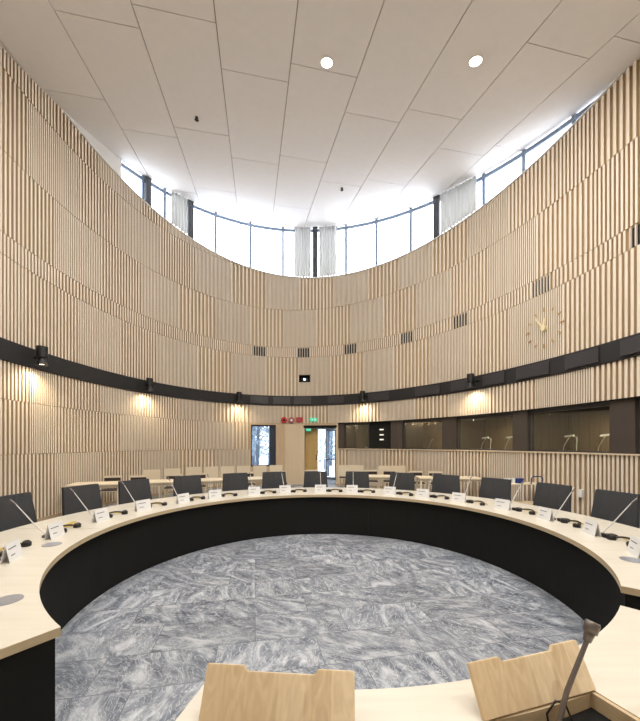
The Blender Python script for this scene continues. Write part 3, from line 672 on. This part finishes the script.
def proto_mic():
    r = empty('gooseneck_microphone', (0, 0, 0)); m = MB(); m.tube([(0, 0, 0), (0, 0, .018), (0, 0, .024)], [.034, .034, .022], 18); m.build('base', M['mic'], r)
    m = MB(); m.tube([(0, 0, .02), (0, .10, .125), (0, .18, .225), (0, .27, .335)], [.006, .006, .005, .0045], 8); m.build('stem', M['stem'], r)
    m = MB(); m.tube([(0, .265, .33), (0, .30, .362), (0, .322, .382)], [.007, .0095, .008], 10); m.build('mic_head', M['mic'], r); return r
def proto_headset():
    r = empty('headset', (0, 0, 0)); m = MB()
    m.tube([(.085*math.cos(a), .06*math.sin(a), .012+.018*math.sin(a)) for a in [PI*k/12 for k in range(13)]], .007, 6); m.build('headband', M['plastic'], r)
    for s_ in (-1, 1):
        m = MB(); m.tube([(.085*s_, -.005, .0), (.083*s_, -.005, .022), (.08*s_, -.005, .034)], [.028, .03, .02], 14); m.build('ear_cup', M['plastic'], r)
    m = MB(); m.box((-.135, .02, .013), (.05, .085, .026)); m.build('receiver', M['plastic'], r)
    m = MB(); m.tube([(-.13, .05, .02), (-.07, .085, .010), (.0, .075, .022), (.06, .09, .01), (.10, .05, .008)], .006, 6); m.build('cord', M['strap'], r); return r
pc, pm, ph_ = proto_card(), proto_mic(), proto_headset()
first = True
rj = random.Random(11)
for i, a in enumerate(CARDA):
    t = math.radians(a); rz = -t
    def put(o, aa, r, z, dr=0): o.location = rp(aa, r, z); o.rotation_euler.z = -math.radians(aa)+dr
    o = pc if i == 0 else copy_tree(pc); put(o, a, 2.74, TZ, rj.uniform(-.12, .12)); tag(o, 'white folded name card on the ring table, '+where[i], 'name card', 'name cards on the ring table')
    o = pm if i == 0 else copy_tree(pm); put(o, a+.3, 2.83, TZ, rj.uniform(-.12, .12)); tag(o, 'thin silver gooseneck microphone behind the name card, '+where[i], 'microphone', 'gooseneck microphones on the ring table')
    o = ph_ if i == 0 else copy_tree(ph_); o.scale = (1.3, 1.3, 1.3); put(o, a+5.9, 2.80+rj.uniform(-.03, .03), TZ+.0015, rj.uniform(-.3, .3)); tag(o, 'black headset with yellow cord on the ring table, '+where[i], 'headset', 'headsets on the ring table')
for x, y, lab in ((-1.86, 1.98, 'at the left edge of the photo'), (-2.48, 3.08, 'by the second name card from the left'), (2.5, 2.67, 'in front of the rightmost name card')):
    m = MB(); m.tube([(0, 0, 0), (0, 0, .004)], .075, 28); tag(m.build('cable_grommet', M['grommet'], loc=(x, y, TZ+.0005)), 'flat round grey cover on the ring table, '+lab, 'table cover')
# papers / dark pens on the left
for a, r_, rot, lab in ((-108.5, 2.98, .5, 'near the left edge of the photo'), (-86.5, 2.98, .3, 'beside the third name card from the left')):
    m = MB(); m.box((0, 0, .004), (.21, .05, .008)); o = m.build('yellow_strip', M['strap'], loc=rp(a, r_, TZ), rz=-math.radians(a)+rot); tag(o, 'flat yellow strap lying on the ring table '+lab, 'strap')
# microphone and cable in the right open hatch
r = empty('desk_microphone', rp(180-15.6, 2.68, TZ-.06)); b0 = r.location
def rel(x, y, z): return Vector((x, y, z))-b0
m = MB(); m.tube([(0, 0, 0), (0, 0, .03), (0, 0, .04)], [.035, .035, .02], 18); m.build('base', M['mic'], r)
tip = rel(.955, 1.165, 1.045)
bs = Vector((0, 0, .03)); dirn = (tip-bs)
m = MB(); m.tube([bs, bs+dirn*.35+Vector((-.01, 0, .004)), bs+dirn*.84], [.0085, .008, .0075], 12); m.build('stem', M['mic'], r)
m = MB(); m.tube([bs+dirn*.82, bs+dirn*.90, bs+dirn*.905, bs+dirn*.99, bs+dirn*1.0], [.012, .0165, .022, .0235, .021], 18); m.build('mic_head', M['mic'], r)
m = MB(); m.tube([bs+dirn*.999, bs+dirn*1.008], .0205, 18); m.build('grille', M['steel'], r)
tag(r, 'large grey gooseneck microphone rising from the open hatch at lower right', 'microphone')
m = MB(); cc = rp(180-16.6, 2.655, TZ-.058)
m.tube([(-.035+.0, 0, 0), (-.045, .0, .06), (-.015, 0, .105), (.02, 0, .09), (.04, 0, .04), (.06, -.02, .005), (.13, -.03, .005)], .0035, 6)
tag(m.build('microphone_cable', M['plastic'], loc=cc), 'thin black looped cable in the open hatch beside the large microphone', 'cable')

# chairs round the ring ----------------------------------------------
def proto_chair():
    r = empty('conference_chair', (0, 0, 0))          # local -y faces the table
    m = MB(); T = Matrix.Translation((0, .19, .50)) @ Matrix.Rotation(math.radians(-9), 4, 'X')
    n = 6; vs = []
    for k in range(n+1):
        z = .56*k/n; hw = .285-.035*k/n; 
        for x, yb in ((-1, .03), (-.5, .0), (0, -.012), (.5, 0), (1, .03)): vs.append(T@Vector((x*hw, -yb*-1-.0-.03, z)))
    fr = []
    w = 5
    back = [v+Vector((0, .055, 0)) for v in vs]; N0 = len(vs)
    for k in range(n):
        for j in range(4):
            q = k*w+j; fr.append((q, q+1, q+w+1, q+w)); fr.append((N0+q, N0+q+w, N0+q+w+1, N0+q+1))
    for k in range(n): q = k*w; fr.append((q, q+w, N0+q+w, N0+q)); q += 4; fr.append((q, N0+q, N0+q+w, q+w))
    for j in range(4): fr.append((j, N0+j, N0+j+1, j+1)); q = n*w+j; fr.append((q, q+1, N0+q+1, N0+q))
    m.add(vs+back, fr, 0, False); m.build('backrest', M['fabric'], r, 0)
    m = MB(); m.box((0, -.05, .44), (.52, .50, .09)); m.build('seat', M['fabric'], r, .02)
    for sx in (-1, 1):
        for y0, y1 in ((-.24, -.20), (.20, .16)):
            m = MB(); m.tube([(sx*.25, y0, 0), (sx*.22, y1, .40)], .014, 8); m.build('leg', M['lampblack'], r)
    m = MB(); m.tube([(-.2, .17, .42), (-.2, .2, .60)], .012, 6); m.tube([(.2, .17, .42), (.2, .2, .60)], .012, 6); m.build('back_frame', M['lampblack'], r)
    return r
CH = [17, 84, 137, 189, 236, 275, 315, 357, 400.5, 444.5, 493, 549.5, 613]
chl = ['leftmost, beside the slatted wall', 'second from the left', 'third from the left', 'fourth from the left', 'fifth from the left', 'sixth from the left, below the low window', 'in front of the doorway', 'just right of the doorway', 'ninth from the left', 'tenth from the left', 'eleventh from the left, left of the trolley', 'twelfth from the left, right of the trolley', 'rightmost, at the right edge']
p0 = proto_chair()
for i, x in enumerate(CH):
    o = p0 if i == 0 else copy_tree(p0); a = ang_for(x, 3.74)
    o.location = rp(a, 3.52, 0); o.rotation_euler.z = -math.radians(a)+rj.uniform(-.06, .06)
    tag(o, 'charcoal conference chair at the ring table, '+chl[i], 'chair', 'charcoal chairs around the ring table')

# back tables and wooden chairs ---------------------------------------
def back_table(x, y, w, d, rz, lab):
    r = empty('side_table', (x, y, 0), rz); m = MB(); m.box((0, 0, .725), (w, d, .03)); m.build('tabletop', M['palewood'], r, .004)
    m = MB(); m.box((0, d/2-.07, .68), (w-.12, .02, .06)); m.box((0, -d/2+.07, .68), (w-.12, .02, .06)); m.build('apron', M['palewood'], r)
    for sx in (-1, 1):
        for sy in (-1, 1):
            m = MB(); m.box((sx*(w/2-.05), sy*(d/2-.06), .355), (.05, .05, .71)); m.build('leg', M['palewood'], r)
    tag(r, 'pale wooden side table, '+lab, 'table', 'side tables along the wall'); return r
pathL = [(-5.42, 7.95), (-4.15, 8.38), (-2.9, 8.80), (-1.65, 9.22)]
slope = math.atan2(.42, 1.26)
tabL = ['at the far left by the slatted wall', 'second from the left wall', 'third from the left wall', 'nearest the doorway on the left']
for i, (x, y) in enumerate(pathL): back_table(x+(.12 if i == 0 else 0), y, 1.3 if i else 1.1, .70, slope, tabL[i])
tabR = [(1.95, 9.75, 1.5, 'right of the doorway, left one'), (3.60, 9.35, 1.7, 'right of the doorway, right one')]
for x, y, w, lab in tabR: back_table(x, y, w, .70, -.11, lab)
def wood_chair(high=False):
    r = empty('wooden_chair', (0, 0, 0))     # faces -y
    m = MB(); m.box((0, .0, .435), (.44, .42, .02)); m.build('seat', M['palewood'], r)
    m = MB(); m.box((0, -.01, .455), (.41, .39, .03)); m.build('seat_pad', M['pad'], r, .008)
    bw_, bh, bz = (.46, .40, .715) if high else (.44, .23, .695)
    m = MB(); m.box((0, .215, bz), (bw_, .018, bh)); m.box((-.21, .21, .52), (.03, .03, .2)); m.box((.21, .21, .52), (.03, .03, .2)); m.build('backrest', M['palewood'], r, .003)
    m = MB(); m.box((0, .198, .685), (.385, .018, .14)); m.build('back_pad', M['pad'], r, .005)
    for sx in (-1, 1):
        for sy in (-1, 1):
            m = MB(); m.tube([(sx*.20, sy*.19, 0), (sx*.195, sy*.185, .43)], .016, 8); m.build('leg', M['palewood'], r)
    return r
wc = [wood_chair(), wood_chair(True)]; used = [False, False]
def put_wood(px, Y, face_away, lab, dz=0):
    k = int(face_away); o = wc[k] if not used[k] else copy_tree(wc[k]); used[k] = True
    o.location = ((px-320)/333*Y, Y, 0); o.rotation_euler.z = (PI if face_away else 0)+(slope if px < 320 else -.11)
    tag(o, lab, 'chair', 'pale wooden chairs along the wall')
A_ = [(110.5, 8.85), (137, 8.95), (173, 9.35), (198.5, 9.65), (248, 10.1), (280, 10.4)]
ordn = ['first', 'second', 'third', 'fourth', 'fifth', 'sixth']
for i, (x, y) in enumerate(A_): put_wood(x, y, False, 'pale wooden chair with dark padded back facing the camera, %s from the left wall' % ordn[i])
Bp = [(153, 10.0), (173, 10.5), (194, 11.1), (211, 11.3), (227, 11.5), (243, 11.7), (259, 11.9), (275, 12.1)]
ordn2 = ['first', 'second', 'third', 'fourth', 'fifth', 'sixth', 'seventh', 'eighth']
for i, (x, y) in enumerate(Bp): put_wood(x, y, True, 'wooden chair showing its plain pale back, %s from the left in the last row' % ordn2[i])
for i, (x, y) in enumerate([(313, 10.9), (371.5, 10.9), (390, 10.9), (417, 10.45), (437, 10.25)]): put_wood(x, y, False, 'wooden chair with dark padded back behind the right side tables, %s' % (ordn[i] if i else 'nearest the doorway'))
for i, (x, y) in enumerate([(345, 12.1), (357.5, 12.1), (384.5, 11.8), (398, 11.8)]): put_wood(x, y, True, 'wooden chair showing its plain pale back, %s from the doorway on the right' % ordn[i])

# trolley by the right wall
r = empty('serving_trolley', (4.72, 7.85, 0), -1.15+PI/2-.35)
m = MB(); m.box((0, 0, .74), (.86, .42, .02)); m.build('top_shelf', M['palewood'], r); m = MB(); m.box((0, 0, .28), (.84, .40, .02)); m.build('lower_shelf', M['palewood'], r)
for sx in (-1, 1):
    for sy in (-1, 1):
        m = MB(); m.tube([(sx*.38, sy*.18, .06), (sx*.38, sy*.18, .74)], .012, 8); m.build('leg', M['steel'], r); m = MB(); m.tube([(sx*.38-.01, sy*.18, .032), (sx*.38+.01, sy*.18, .032)], .031, 12); m.build('wheel', M['lampblack'], r)
M['navytube'] = mat('blue_tube', (.02, .05, .16), .4)
m = MB(); m.tube([(.13, -.19, .74), (.14, -.19, .88), (.19, -.19, .92), (.36, -.19, .92), (.41, -.19, .88), (.41, -.19, .80)], .013, 8); m.build('handle', M['navytube'], r)
tag(r, 'small serving trolley with wooden top and blue tube handle by the right wall', 'trolley')
Tm = Matrix.Translation(r.location) @ Matrix.Rotation(r.rotation_euler.z, 4, 'Z')
p = Tm@Vector((-.02, 0, .75)); m = MB(); m.box((0, 0, .05), (.14, .11, .10)); m.box((0, 0, .105), (.15, .12, .012)); tag(m.build('blue_box', M['blue'], loc=p, rz=.3), 'small dark blue box on the trolley top', 'box')
for i, dx in enumerate((-.34, -.24, -.14)):
    p = Tm@Vector((dx, .03, .75)); m = MB(); m.tube([(0, 0, 0), (0, 0, .12)], [.032, .038], 14); m.tube([(0, 0, .12), (0, 0, .02)], [.035, .03], 14); tag(m.build('cup', M['signwhite'], loc=p), 'white cup on the trolley left of the blue box, %s from the left' % ordn[i], 'cup', 'white cups on the trolley')
# wall socket box behind right chairs
s = S(582); p = wp(s, -.03); m = MB(); m.box((0, 0, 0), (.10, .06, .16)); tag(m.build('wall_socket', M['white'], loc=V(p, .62), rz=math.atan2(wn(s).y, wn(s).x)-PI/2), 'small white socket box low on the right slatted wall', 'socket')
